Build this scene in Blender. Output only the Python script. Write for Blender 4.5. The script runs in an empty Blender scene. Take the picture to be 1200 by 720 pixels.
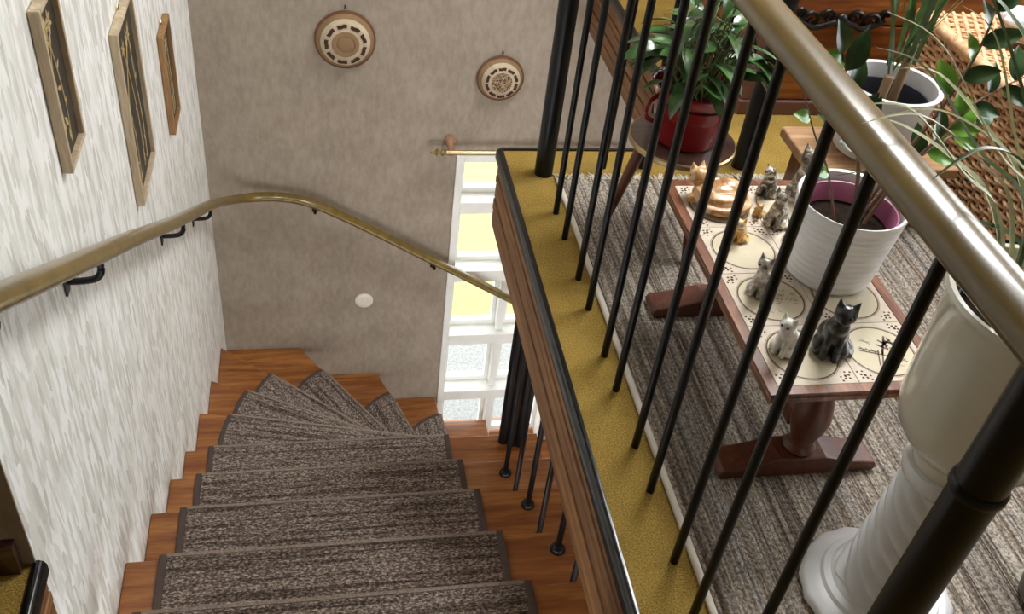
import bpy, math, random
from mathutils import Vector, Matrix
random.seed(7)
S = bpy.context.scene
COL = S.collection
PI = math.pi

# ------------------------------------------------------------------ camera
CAMR = ((0.98105085, -0.02526122, 0.19209660), (-0.16224950, -0.64901571, 0.74327230), (0.10589775, -0.76035550, -0.64081603))
cd = bpy.data.cameras.new('camera'); cam = bpy.data.objects.new('camera', cd); COL.objects.link(cam)
m = Matrix.Identity(4)
for i in range(3):
    m[i][0] = CAMR[i][0]; m[i][1] = -CAMR[i][1]; m[i][2] = -CAMR[i][2]
m.translation = (0, 0, 1.5)
cam.matrix_world = m
cd.sensor_width = 36.0; cd.lens = 1138.362 / 1200 * 36.0; cd.clip_start = 0.02
S.camera = cam

# ------------------------------------------------------------------ world, daylight, exposure
w = bpy.data.worlds.new('overcast'); S.world = w; w.use_nodes = True
bg = w.node_tree.nodes['Background']; bg.inputs[0].default_value = (0.93, 0.97, 1.0, 1); bg.inputs[1].default_value = 4.6

def area(name, loc, direction, sx, sy, power, col):
    l = bpy.data.lights.new(name, 'AREA'); l.shape = 'RECTANGLE'; l.size = sx; l.size_y = sy; l.energy = power; l.color = col
    o = bpy.data.objects.new(name, l); COL.objects.link(o); o.location = loc
    o.rotation_euler = Vector(direction).to_track_quat('-Z', 'Y').to_euler()
    return o
area('roof_window_offscreen', (1.75, 2.55, 2.68), (0, 0, -1), 1.1, 1.1, 96, (0.985, 0.995, 0.98))
area('window_right_offscreen', (3.52, 2.2, 1.35), (-1, 0, -0.05), 2.5, 1.6, 18, (0.96, 0.985, 1.0))
area('stair_window_portal', (0.97, 4.09, -1.9), (0, -1, 0), 0.66, 2.0, 1, (1, 1, 1)).data.cycles.is_portal = True
S.view_settings.view_transform = 'Standard'; S.view_settings.look = 'None'
S.view_settings.gamma = 1.0; S.view_settings.use_curve_mapping = False
S.view_settings.exposure = 0.15

# ------------------------------------------------------------------ materials
MATS = {}
def lin(c):
    return tuple(((v / 255) / 12.92 if v / 255 <= 0.04045 else ((v / 255 + 0.055) / 1.055) ** 2.4) for v in c) + (1,)
class NT:
    def __init__(s, name):
        s.m = bpy.data.materials.new(name); s.m.use_nodes = True; s.t = s.m.node_tree; s.n = s.t.nodes
        s.b = s.n['Principled BSDF']; MATS[name] = s.m
    def add(s, typ, **kw):
        x = s.n.new(typ)
        for k, v in kw.items():
            if k in x.inputs.keys(): x.inputs[k].default_value = v
            else: setattr(x, k, v)
        return x
    def link(s, a, b): s.t.links.new(a, b)
    def coords(s, scale=(1, 1, 1), rot=(0, 0, 0), out='Object'):
        c = s.add('ShaderNodeTexCoord'); mp = s.add('ShaderNodeMapping'); mp.inputs['Scale'].default_value = scale
        mp.inputs['Rotation'].default_value = rot
        s.link(c.outputs[out], mp.inputs['Vector']); return mp.outputs[0]
    def noise(s, vec, scale=5, detail=4, rough=.55, dist=0):
        x = s.add('ShaderNodeTexNoise'); s.link(vec, x.inputs['Vector'])
        x.inputs['Scale'].default_value = scale; x.inputs['Detail'].default_value = detail
        x.inputs['Roughness'].default_value = rough; x.inputs['Distortion'].default_value = dist
        return x.outputs['Fac']
    def ramp(s, fac, stops, interp='LINEAR'):
        r = s.add('ShaderNodeValToRGB'); r.color_ramp.interpolation = interp
        e = r.color_ramp.elements
        while len(e) < len(stops): e.new(0.5)
        for el, (p, c) in zip(e, stops): el.position = p; el.color = c
        s.link(fac, r.inputs[0]); return r.outputs[0]
    def mix(s, fac, a, b, mode='MIX'):
        x = s.add('ShaderNodeMix'); x.data_type = 'RGBA'; x.blend_type = mode
        for i, v in ((0, fac), (6, a), (7, b)):
            if hasattr(v, 'is_linked'): s.link(v, x.inputs[i])
            else: x.inputs[i].default_value = v
        return x.outputs[2]
    def math(s, op, a, b=None):
        x = s.add('ShaderNodeMath'); x.operation = op
        for i, v in ((0, a), (1, b)):
            if v is None: continue
            if hasattr(v, 'is_linked'): s.link(v, x.inputs[i])
            else: x.inputs[i].default_value = v
        return x.outputs[0]
    def bump(s, h, strength=.3, dist=.01):
        b = s.add('ShaderNodeBump'); b.inputs['Strength'].default_value = strength; b.inputs['Distance'].default_value = dist
        s.link(h, b.inputs['Height']); s.link(b.outputs[0], s.b.inputs['Normal'])
    def base(s, c):
        if hasattr(c, 'is_linked'): s.link(c, s.b.inputs['Base Color'])
        else: s.b.inputs['Base Color'].default_value = c
    def rough(s, v, spec=.5, metal=0, coat=0):
        s.b.inputs['Roughness'].default_value = v; s.b.inputs['Specular IOR Level'].default_value = spec
        s.b.inputs['Metallic'].default_value = metal; s.b.inputs['Coat Weight'].default_value = coat
        s.b.inputs['Coat Roughness'].default_value = .12

def plain(name, c, rough=.5, spec=.5, metal=0, coat=0, var=.12, vscale=18, bump=0):
    t = NT(name); v = t.coords(); n = t.noise(v, vscale, 4)
    c = lin(c); d = tuple(x * (1 - var) for x in c[:3]) + (1,); l = tuple(min(1, x * (1 + var)) for x in c[:3]) + (1,)
    t.base(t.ramp(n, [(.3, d), (.7, l)])); t.rough(rough, spec, metal, coat)
    if bump: t.bump(t.noise(v, vscale * 6, 3), bump, .002)
    return t.m
def wood(name, c1, c2, scale, rough=.4, coat=0, bump=.08, c0=None, dens=7):
    t = NT(name); v = t.coords(scale)
    g = t.noise(v, dens, 6, .6, .6); f = t.noise(v, dens * 5, 3, .6)
    a = t.ramp(g, [(.28, lin(c0 or c1)), (.48, lin(c1)), (.68, lin(c2))])
    b = t.ramp(f, [(.35, (.62, .58, .55, 1)), (.6, (1, 1, 1, 1))])
    t.base(t.mix(.55, a, b, 'MULTIPLY')); t.rough(rough, .5, 0, coat); t.bump(f, bump, .002)
    return t.m

# wallpaper with vertical raised flakes
t = NT('wallpaper_white'); v = t.coords((1, 1, .19)); dn = t.add('ShaderNodeTexNoise'); t.link(v, dn.inputs['Vector']); dn.inputs['Scale'].default_value = 40
vm = t.add('ShaderNodeVectorMath', operation='MULTIPLY_ADD'); t.link(dn.outputs['Color'], vm.inputs[0]); vm.inputs[1].default_value = (.022, .022, .022); t.link(v, vm.inputs[2])
vo = t.add('ShaderNodeTexVoronoi'); vo.inputs['Scale'].default_value = 72; t.link(vm.outputs[0], vo.inputs['Vector'])
vb = t.add('ShaderNodeSeparateColor'); t.link(vo.outputs['Color'], vb.inputs[0]); n = t.noise(v, 85, 3, .5, .5)
h = t.math('ADD', t.math('MULTIPLY', vb.outputs[0], .6), t.math('MULTIPLY', n, .4))
t.base(t.ramp(h, [(.20, lin((208, 208, 200))), (.36, lin((228, 228, 222))), (.52, lin((240, 241, 237))), (.70, lin((254, 254, 253)))]))
t.rough(.5, .4); t.bump(h, .45, .006)
t = NT('wallpaper_taupe'); v = t.coords((1, 1, .45)); n = t.noise(v, 45, 4, .6); n2 = t.noise(t.coords(), 6, 4)
t.base(t.mix(.4, t.ramp(n, [(.35, lin((142, 129, 114))), (.65, lin((164, 151, 136)))]), t.ramp(n2, [(.3, lin((138, 125, 110))), (.7, lin((168, 155, 139)))])))
t.rough(.7, .25); t.bump(n, .25, .004)
plain('ceiling_white', (206, 200, 190), .8, .2)
plain('plaster', (172, 162, 148), .8, .2)
# yellow carpet
t = NT('carpet_yellow'); v = t.coords(); n = t.noise(v, 260, 3, .7); n2 = t.noise(v, 9, 4)
a = t.ramp(n, [(.3, lin((104, 80, 28))), (.5, lin((162, 132, 64))), (.72, lin((210, 182, 112)))])
t.base(t.mix(.35, a, t.ramp(n2, [(.3, lin((132, 104, 44))), (.7, lin((184, 154, 80)))]))); t.rough(.95, .1); t.bump(n, .8, .006)
# rug: woven stripes along y
t = NT('rug_stripes'); s1 = t.noise(t.coords((1, .012, 1)), 17, 2, .5); s2 = t.noise(t.coords((1, .008, 1)), 60, 3, .6, .1)
sp = t.noise(t.coords((1, .75, 1)), 170, 2, .6, .4); sp2 = t.noise(t.coords((1, .6, 1)), 260, 2, .6)
a = t.ramp(s1, [(.32, lin((76, 66, 60))), (.40, lin((140, 128, 116))), (.46, lin((196, 184, 166))), (.52, lin((136, 136, 140))), (.58, lin((192, 178, 158))), (.64, lin((118, 98, 84))), (.70, lin((180, 168, 152)))])
b = t.ramp(s2, [(.36, lin((44, 38, 36))), (.42, lin((150, 140, 130))), (.50, lin((212, 204, 192))), (.56, lin((140, 128, 118))), (.60, lin((70, 60, 56))), (.66, lin((214, 202, 184)))])
c = t.mix(.55, a, b); spc = t.ramp(sp, [(.36, (.28, .265, .255, 1)), (.5, (.70, .69, .68, 1)), (.62, (1.08, 1.06, 1.04, 1))])
c = t.mix(.85, c, spc, 'MULTIPLY'); t.base(c); t.rough(.95, .1); t.bump(t.mix(.5, sp, s2), 1.0, .010)
plain('rug_fringe', (214, 206, 192), .9, .1)
# stair mats
t = NT('mat_brown'); v = t.coords((.55, 1, 1)); n = t.noise(v, 210, 3, .75); n2 = t.noise(t.coords((.03, 1, 1)), 75, 2, .5)
a = t.ramp(n, [(.36, lin((80, 66, 60))), (.5, lin((134, 118, 108))), (.64, lin((218, 204, 192)))])
b = t.ramp(n2, [(.38, (.42, .40, .38, 1)), (.52, (1, 1, 1, 1))]); t.base(t.mix(.9, a, b, 'MULTIPLY')); t.rough(.95, .12); t.bump(n, 1.0, .012)
plain('mat_pale', (142, 128, 117), .95, .1, vscale=160, var=.35, bump=.6)
plain('mat_binding', (84, 72, 68), .8, .2, bump=.3)
wood('tread_wood', (148, 90, 42), (180, 120, 62), (.35, 4, 1), .32, .25, .06, (118, 62, 26))
wood('fascia_wood', (122, 82, 46), (154, 108, 62), (6, .25, 6), .5, 0, .1, (92, 56, 34))
wood('fascia_wood_cross', (122, 82, 46), (154, 108, 62), (.25, 6, 6), .5, 0, .1, (92, 56, 34))
wood('chest_wood', (132, 72, 32), (172, 104, 52), (.3, 5, 5), .35, .2, .06, (86, 40, 18))
plain('chest_plinth', (104, 70, 64), .5)
wood('table_wood', (118, 66, 38), (164, 104, 62), (5, .5, 5), .35, .2, .06, (92, 46, 26))
wood('leg_wood', (92, 46, 28), (122, 66, 40), (5, 5, .6), .4, .15, .05)
wood('stool_wood', (74, 48, 40), (104, 74, 62), (.5, 5, 5), .35, .3, .05)
wood('bench_wood', (176, 136, 98), (212, 176, 136), (.5, 5, 5), .5, 0, .08)
wood('frame_wood', (196, 176, 146), (222, 204, 174), (4, 4, .5), .5, 0, .05)
wood('frame_wood_dark', (150, 112, 70), (180, 140, 92), (4, 4, .5), .5, 0, .05)
plain('black_metal', (8, 8, 9), .34, .3, 0, .05, .1)
plain('black_nosing', (10, 10, 11), .2, .4, 0, .3, .15)
plain('black_iron', (22, 18, 17), .4, .5, .3)
t = NT('rail_olive'); v = t.coords((6, .7, 6)); n = t.noise(v, 5, 4, .6)
t.base(t.ramp(n, [(.3, lin((92, 74, 28))), (.7, lin((124, 102, 46)))])); t.rough(.3, .4, 0, .35)
plain('brass', (186, 164, 120), .28, .5, .9)
plain('rod_wood', (150, 112, 82), .5)
plain('window_white', (236, 236, 230), .45, .4, var=.03)
plain('switch_white', (226, 220, 208), .4, .5, var=.03)
t = NT('glass'); tr = t.add('ShaderNodeBsdfTransparent'); gl = t.add('ShaderNodeBsdfGlossy'); gl.inputs['Roughness'].default_value = .03
fr = t.add('ShaderNodeFresnel'); fr.inputs['IOR'].default_value = 1.45; mx = t.add('ShaderNodeMixShader')
ge = t.add('ShaderNodeNewGeometry'); t.link(t.math('MULTIPLY', fr.outputs[0], t.math('SUBTRACT', 1.0, ge.outputs['Backfacing'])), mx.inputs[0]); t.link(tr.outputs[0], mx.inputs[1]); t.link(gl.outputs[0], mx.inputs[2])
t.link(mx.outputs[0], t.n['Material Output'].inputs[0])
t = NT('outside_ground'); v = t.coords(); n = t.noise(v, 60, 4, .7); n2 = t.noise(v, 4, 4)
se = t.add('ShaderNodeSeparateXYZ'); t.link(v, se.inputs[0]); yy = t.math('ADD', se.outputs[1], t.math('MULTIPLY', n2, .35))
fac = t.ramp(yy, [(0, (0, 0, 0, 1)), (1, (1, 1, 1, 1))]); st = t.math('GREATER_THAN', yy, 5.3)
t.base(t.mix(st, t.ramp(n, [(.35, lin((124, 126, 124))), (.65, lin((158, 159, 156)))]), t.ramp(n, [(.3, lin((138, 135, 90))), (.7, lin((168, 164, 120)))]))); t.rough(.9, .1)
plain('red_enamel', (128, 14, 20), .15, .6, 0, .5, .1)
plain('soil', (40, 30, 24), .95, .1, bump=1.0, vscale=60, var=.5)
plain('white_ceramic', (226, 226, 228), .28, .5, 0, .3, .03)
plain('ivory_ceramic', (222, 219, 204), .16, .5, 0, .5, .03)
plain('purple_plastic', (186, 116, 150), .35, .5, 0, .1, .05)
plain('dark_plastic', (52, 54, 66), .45)
plain('navy_plastic', (34, 38, 50), .4)
plain('grey_stoneware', (118, 114, 108), .6, .3, bump=.3)
t = NT('leaf_lily'); v = t.coords(); n = t.noise(v, 30, 3)
t.base(t.ramp(n, [(.3, lin((34, 62, 30))), (.7, lin((70, 108, 54)))])); t.rough(.28, .5, 0, .25)
t = NT('leaf_zz'); v = t.coords(); n = t.noise(v, 26, 3)
t.base(t.ramp(n, [(.3, lin((24, 50, 22))), (.7, lin((48, 84, 38)))])); t.rough(.32, .45, 0, .12)
t = NT('leaf_zz_young'); v = t.coords(); n = t.noise(v, 26, 3)
t.base(t.ramp(n, [(.3, lin((70, 122, 34))), (.7, lin((116, 168, 60)))])); t.rough(.25, .5, 0, .3)
plain('stem_green', (92, 106, 58), .5)
plain('stem_brown', (104, 82, 62), .7)
plain('leaf_strap', (78, 104, 58), .38, .5, var=.3)
plain('leaf_cream', (196, 200, 160), .4, .5, var=.2)
plain('cane_bark', (160, 134, 104), .8, .2, bump=.4)
t = NT('wicker'); v = t.coords(); n = t.noise(v, 40, 3)
t.base(t.ramp(n, [(.3, lin((176, 128, 88))), (.55, lin((220, 178, 138))), (.75, lin((240, 208, 174)))])); t.rough(.45, .4)
plain('wicker_inside', (128, 92, 64), .9, .1)
# table tiles: printed oval ring and corner florets
t = NT('tile_print'); v = t.coords(); se = t.add('ShaderNodeSeparateXYZ'); t.link(v, se.inputs[0]); X, Y = se.outputs[0], se.outputs[1]
ln = t.math('SQRT', t.math('ADD', t.math('MULTIPLY', X, X), t.math('MULTIPLY', Y, Y)))
ring = t.math('LESS_THAN', t.math('ABSOLUTE', t.math('SUBTRACT', ln, .066)), .0017)
ring2 = t.math('LESS_THAN', t.math('ABSOLUTE', t.math('SUBTRACT', ln, .0692)), .0005)
ring = t.math('MAXIMUM', ring, ring2)
ax = t.math('SUBTRACT', t.math('ABSOLUTE', X), .060); ay = t.math('SUBTRACT', t.math('ABSOLUTE', Y), .061)
pet = None
for (cx, cy, rr) in ((0, 0, .0034), (.007, -.002, .0028), (-.002, .007, .0028), (.0065, .0065, .0026), (.012, -.009, .0024), (-.009, .012, .0024), (.002, -.010, .0022), (-.010, .002, .0022)):
    dx = t.math('SUBTRACT', ax, cx); dy = t.math('SUBTRACT', ay, cy)
    d = t.math('LESS_THAN', t.math('SQRT', t.math('ADD', t.math('MULTIPLY', dx, dx), t.math('MULTIPLY', dy, dy))), rr)
    pet = d if pet is None else t.math('MAXIMUM', pet, d)
n = t.noise(v, 40, 3); basec = t.ramp(n, [(.3, lin((206, 192, 174))), (.7, lin((222, 210, 194)))])
inside = t.math('LESS_THAN', ln, .066)
basec = t.mix(t.math('MULTIPLY', inside, .6), basec, lin((214, 206, 176)))
c = t.mix(ring, basec, lin((112, 92, 76))); c = t.mix(pet, c, lin((84, 60, 54))); t.base(c); t.rough(.14, .5, 0, .3)
plain('tile_ink', (92, 62, 50), .3)
plain('grout', (176, 160, 140), .8)
# baskets
plain('basket_cream', (190, 174, 148), .8, .2, bump=.6, vscale=30)
plain('basket_brown', (70, 46, 34), .8, .2, bump=.6)
plain('basket_tan', (140, 112, 82), .8, .2, bump=.6)
t = NT('basket_speckle'); n = t.noise(t.coords(), 160, 2); t.base(t.ramp(n, [(.42, lin((70, 48, 36))), (.58, lin((176, 152, 120)))])); t.rough(.8, .2)
plain('basket_rim', (110, 74, 52), .7, .2)
plain('panel_dark', (58, 54, 48), .5, .3, var=.25)
plain('inlay_straw', (196, 172, 122), .5, .3)
def fur(name, stops, scale=30):
    t = NT(name); n = t.noise(t.coords((1, 1, 1.6)), scale, 3, .6, .8)
    t.base(t.ramp(n, [(p, lin(c)) for p, c in stops])); t.rough(.3, .5, 0, .25); t.bump(t.noise(t.coords(), 140, 2), .3, .002)
fur('cat_ginger', [(.35, (150, 100, 58)), (.5, (196, 150, 100)), (.66, (228, 200, 160))])
fur('cat_orange', [(.35, (196, 130, 40)), (.5, (220, 170, 84)), (.62, (240, 228, 204))])
fur('cat_tabby', [(.36, (70, 62, 52)), (.5, (128, 118, 102)), (.64, (214, 206, 190))], 45)
fur('cat_blackwhite', [(.42, (40, 38, 36)), (.5, (110, 102, 92)), (.58, (220, 212, 198))])
fur('cat_greywhite', [(.4, (130, 122, 112)), (.5, (176, 168, 156)), (.62, (230, 226, 218))])
fur('cat_white', [(.3, (200, 196, 186)), (.7, (240, 238, 232))])
fur('cat_black', [(.35, (16, 16, 18)), (.6, (46, 46, 48)), (.75, (120, 76, 36))], 22)
plain('eye_black', (12, 12, 12), .2)

# ------------------------------------------------------------------ mesh builder
class MB:
    def __init__(s): s.v = []; s.f = []; s.mi = []
    def face(s, idx, mi=0): s.f.append(tuple(idx)); s.mi.append(mi)
    def box(s, x0, x1, y0, y1, z0, z1, mi=0):
        b = len(s.v)
        s.v += [(x, y, z) for z in (z0, z1) for y in (y0, y1) for x in (x0, x1)]
        for q in ((0, 2, 3, 1), (4, 5, 7, 6), (0, 1, 5, 4), (2, 6, 7, 3), (0, 4, 6, 2), (1, 3, 7, 5)): s.face([b + i for i in q], mi)
        return s
    def prism(s, poly, z0, z1, mi=0):
        b = len(s.v); n = len(poly)
        a = sum(poly[i][0] * poly[(i + 1) % n][1] - poly[(i + 1) % n][0] * poly[i][1] for i in range(n))
        if a < 0: poly = poly[::-1]
        s.v += [(p[0], p[1], z0) for p in poly] + [(p[0], p[1], z1) for p in poly]
        s.face([b + n - 1 - i for i in range(n)], mi); s.face([b + n + i for i in range(n)], mi)
        for i in range(n): j = (i + 1) % n; s.face((b + i, b + j, b + n + j, b + n + i), mi)
        return s
    def lathe(s, prof, c=(0, 0, 0), seg=40, mi=0, capb=True, capt=False, fn=None):
        b = len(s.v); k = len(prof)
        for (r_, z_) in prof:
            for i in range(seg):
                a = 2 * PI * i / seg; rr = r_ * (fn(a, z_) if fn else 1)
                s.v.append((c[0] + rr * math.cos(a), c[1] + rr * math.sin(a), c[2] + z_))
        for j in range(k - 1):
            for i in range(seg):
                i2 = (i + 1) % seg
                s.face((b + j * seg + i, b + j * seg + i2, b + (j + 1) * seg + i2, b + (j + 1) * seg + i), mi)
        if capb: s.face([b + seg - 1 - i for i in range(seg)], mi)
        if capt: s.face([b + (k - 1) * seg + i for i in range(seg)], mi)
        return s
    def sweep(s, path, prof, mi=0, up=(0, 0, 1), cap=True, scale=None):
        path = [Vector(p) for p in path]; b = len(s.v); n = len(prof); up = Vector(up)
        for i, p in enumerate(path):
            d = (path[min(i + 1, len(path) - 1)] - path[max(i - 1, 0)]).normalized()
            u = d.cross(up)
            if u.length < 1e-4: u = d.cross(Vector((1, 0, 0)))
            u.normalize(); q = u.cross(d).normalized(); sc = scale[i] if scale else 1
            for (a, c) in prof: s.v.append(tuple(p + u * a * sc + q * c * sc))
        for j in range(len(path) - 1):
            for i in range(n):
                i2 = (i + 1) % n
                s.face((b + j * n + i, b + j * n + i2, b + (j + 1) * n + i2, b + (j + 1) * n + i), mi)
        if cap:
            s.face([b + n - 1 - i for i in range(n)], mi); s.face([b + (len(path) - 1) * n + i for i in range(n)], mi)
        return s
    def tube(s, path, r_, seg=10, mi=0, scale=None, up=(0, 0, 1)):
        return s.sweep(path, [(r_ * math.cos(2 * PI * i / seg), r_ * math.sin(2 * PI * i / seg)) for i in range(seg)], mi, up, True, scale)
    def ball(s, c, rx, ry, rz, seg=14, rings=9, mi=0, rot=None):
        b = len(s.v); c = Vector(c)
        for j in range(rings + 1):
            th = PI * j / rings
            for i in range(seg):
                a = 2 * PI * i / seg; p = Vector((rx * math.sin(th) * math.cos(a), ry * math.sin(th) * math.sin(a), rz * math.cos(th)))
                if rot: p = rot @ p
                s.v.append(tuple(c + p))
        for j in range(rings):
            for i in range(seg):
                i2 = (i + 1) % seg; s.face((b + j * seg + i, b + (j + 1) * seg + i, b + (j + 1) * seg + i2, b + j * seg + i2), mi)
        return s
    def cone(s, p, q, r0, r1=.0005, seg=10, mi=0): return s.tube([p, q], 1, seg, mi, [r0, r1])
    def mesh(s, name, mats, smooth=False):
        me = bpy.data.meshes.new(name); me.from_pydata(s.v, [], s.f)
        for mm in (mats if isinstance(mats, (list, tuple)) else [mats]): me.materials.append(MATS[mm])
        me.polygons.foreach_set('material_index', s.mi)
        if smooth: me.polygons.foreach_set('use_smooth', [True] * len(s.f))
        me.validate(); me.update()
        if smooth:
            try: me.set_sharp_from_angle(angle=math.radians(42))
            except Exception: pass
        return me
    def build(s, name, mats, parent=None, smooth=False, bevel=0, world=True):
        o = bpy.data.objects.new(name, s.mesh(name, mats, smooth)); COL.objects.link(o)
        if parent: attach(o, parent, world)
        if bevel:
            bm = o.modifiers.new('bevel', 'BEVEL'); bm.width = bevel; bm.segments = 2; bm.limit_method = 'ANGLE'
        return o
def wloc(o):
    v = Vector(o.location)
    while o.parent: o = o.parent; v += Vector(o.location)
    return v
def attach(o, parent, world=True):
    o.parent = parent
    if world: o.location = Vector(o.location) - wloc(parent)
def inst(name, me, parent, loc, rot=(0, 0, 0), sc=(1, 1, 1)):
    o = bpy.data.objects.new(name, me); COL.objects.link(o); o.parent = parent
    o.location = loc; o.rotation_euler = rot; o.scale = sc; return o
def tag(o, label=None, cat=None, group=None, kind=None):
    if label: o['label'] = label
    if cat: o['category'] = cat
    if group: o['group'] = group
    if kind: o['kind'] = kind
    return o
def thing(name, loc, label, cat, group=None):
    o = bpy.data.objects.new(name, None); COL.objects.link(o); o.location = loc; o.empty_display_size = .1
    return tag(o, label, cat, group)
def struct(name, mb, mats, label, smooth=False, bevel=0):
    return tag(mb.build(name, mats, None, smooth, bevel), label, None, None, 'structure')
def crom(pts, n=8):
    P = [Vector(p) for p in pts]; out = []
    for i in range(len(P) - 1):
        a, b, c, d = P[max(i - 1, 0)], P[i], P[i + 1], P[min(i + 2, len(P) - 1)]
        for k in range(n):
            t_ = k / n
            out.append(.5 * ((2 * b) + (c - a) * t_ + (2 * a - 5 * b + 4 * c - d) * t_ ** 2 + (3 * b - a - 3 * c + d) * t_ ** 3))
    return out + [P[-1]]
def rrect(w_, h_, r_, n=4):
    out = []
    for cx, cy, a0 in ((w_ / 2 - r_, h_ / 2 - r_, 0), (-w_ / 2 + r_, h_ / 2 - r_, PI / 2), (-w_ / 2 + r_, -h_ / 2 + r_, PI), (w_ / 2 - r_, -h_ / 2 + r_, 1.5 * PI)):
        for i in range(n + 1): a = a0 + PI / 2 * i / n; out.append((cx + r_ * math.cos(a), cy + r_ * math.sin(a)))
    return out

# ------------------------------------------------------------------ shell dimensions
XL, YB, RIS = -0.495, 3.881, 0.2093
XE, YF, XN = 0.536, 2.456, 1.1785         # landing edge, far edge, notch edge
ZB, ZC = -14 * RIS, 2.50                  # lower floor, ceiling
YC = 1.095                                # near corner of the left wall
YTOP = 0.63                               # top nosing of the stair
XR, XW, YN = 3.40, -2.2, -1.6             # right wall, far left wall, wall behind the camera
WX0, WX1, WZ0, WZ1 = 0.637, 1.30, -0.90, ZB

struct('wall_left', MB().box(XL - .14, XL, YC, YB + .2, ZB, ZC), 'wallpaper_white', 'white flaked wallpaper wall beside the stair')
wl = MB().box(XL - .14, WX0, YB, YB + .2, ZB, ZC).box(WX0, WX1, YB, YB + .2, WZ0, ZC).box(WX1, XR, YB, YB + .2, ZB, ZC)
struct('wall_back', wl, 'wallpaper_taupe', 'taupe wallpaper wall behind the winders')
struct('wall_recess', MB().box(XW, XL - .14, YC, YC + .14, -.3, ZC).box(XL - .14, XL - .0, YC - .004, YC, 0, ZC), 'wallpaper_taupe', 'taupe wallpaper wall of the side recess')
struct('wall_far_left', MB().box(XW - .12, XW, YN, YC + .14, -.3, ZC), 'plaster', 'plain wall left of the landing')
struct('wall_near', MB().box(XW, XR, YN - .12, YN, -.3, ZC), 'plaster', 'plain wall behind the viewpoint')
# right wall with a wide window opening
wr = MB().box(XR, XR + .12, YN, .9, ZB, ZC).box(XR, XR + .12, 3.5, YB + .2, ZB, ZC).box(XR, XR + .12, .9, 3.5, ZB, .5).box(XR, XR + .12, .9, 3.5, 2.2, ZC)
struct('wall_right', wr, 'plaster', 'plain wall holding the wide side window')
# ceiling with a roof light
SX0, SX1, SY0, SY1 = 1.20, 2.30, 2.00, 3.10
ce = MB().box(XW, SX0, YN, YB + .2, ZC, ZC + .1).box(SX1, XR, YN, YB + .2, ZC, ZC + .1).box(SX0, SX1, YN, SY0, ZC, ZC + .1).box(SX0, SX1, SY1, YB + .2, ZC, ZC + .1)
struct('ceiling', ce, 'ceiling_white', 'white ceiling with a roof light')
rl = MB().box(SX0, SX0 + .05, SY0, SY1, ZC + .1, ZC + .16).box(SX1 - .05, SX1, SY0, SY1, ZC + .1, ZC + .16).box(SX0, SX1, SY0, SY0 + .05, ZC + .1, ZC + .16).box(SX0, SX1, SY1 - .05, SY1, ZC + .1, ZC + .16)
struct('window_3', rl, 'window_white', 'roof light frame above the landing')
# side window
sw = struct('window_2', MB().box(XR + .03, XR + .09, .9, .96, .5, 2.2).box(XR + .03, XR + .09, 3.44, 3.5, .5, 2.2).box(XR + .03, XR + .09, .96, 3.44, .5, .56).box(XR + .03, XR + .09, .96, 3.44, 2.14, 2.2).box(XR + .03, XR + .09, 2.17, 2.23, .56, 2.14), 'window_white', 'wide white framed side window')
MB().box(XR + .055, XR + .06, .96, 2.17, .56, 2.14).build('pane', 'glass', sw)
MB().box(XR + .055, XR + .06, 2.23, 3.44, .56, 2.14).build('pane', 'glass', sw)

# floors: landing (yellow carpet), lower hall
fl = MB()
for (a, b, c, d) in ((XE, XR, YTOP, YF), (XN, XR, YF, YB), (XW, XR, YN, YTOP), (XW, XL, YTOP, YC)):
    fl.box(a, b, c, d, -.02, 0)
struct('floor', fl, 'carpet_yellow', 'yellow carpeted upper landing')
sl = MB()
for (a, b, c, d) in ((XE + .02, XR, YTOP - .02, YF - .02), (XN + .02, XR, YF - .02, YB), (XW, XR, YN, YTOP - .02), (XW, XL - .02, YTOP - .02, YC)):
    sl.box(a, b, c, d, -.265, -.0205)
struct('floor_slab', sl, 'plaster', 'plastered underside of the landing')
struct('floor_lower', MB().box(XL - .14, XR, YN, YB + .2, ZB - .1, ZB), 'tread_wood', 'wooden floor at the foot of the stair')
struct('outside_ground', MB().box(-14, 18, YB + .2, 40, -3.05, -3.0), 'outside_ground', 'gravel strip and dry yellow grass outside')

# black nosing strips with planked fascia boards below
def nosing(name, p0, p1, out, label):
    # out: unit normal pointing away from the carpet
    prof = [(-.004, .006), (.004, .007), (.012, .003), (.016, -.006), (.016, -.026), (.010, -.032), (-.004, -.032)]
    p0, p1 = Vector(p0), Vector(p1); d = (p1 - p0).normalized()
    side = d.cross(Vector((0, 0, 1)))
    if side.dot(Vector(out)) < 0: p0, p1 = p1, p0
    o = struct(name, MB().sweep([p0, p1], prof, 0, (0, 0, 1)), 'black_nosing', label, True)
    o_out = Vector(out); along_y = abs(d.y) > .5
    hts = [(-.033, -.078), (-.084, -.110), (-.116, -.162), (-.168, -.208), (-.214, -.266)]
    a = p0 - o_out * .016; b = p1 - o_out * .004
    MB().box(min(a.x, b.x), max(a.x, b.x), min(a.y, b.y), max(a.y, b.y), -.264, -.0325).build('backing', 'fascia_wood' if along_y else 'fascia_wood_cross', o)
    for k, (zt, zb) in enumerate(hts):
        pr = .006 + (.002 if k % 2 else 0)
        a = p0 - o_out * .0035; b = p1 + o_out * pr
        MB().box(min(a.x, b.x), max(a.x, b.x), min(a.y, b.y), max(a.y, b.y), zb, zt).build('fascia_board', 'fascia_wood' if along_y else 'fascia_wood_cross', o, False, .003)
    return o
nosing('trim_1', (XE, YTOP, 0), (XE, YF, 0), (-1, 0, 0), 'black nosing over planked fascia along the stairwell edge')
nosing('trim_2', (XE, YF, 0), (XN, YF, 0), (0, 1, 0), 'black nosing on the far landing edge')
nosing('trim_3', (XN, YF, 0), (XN, YB, 0), (-1, 0, 0), 'black nosing over planks beside the chest')
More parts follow.
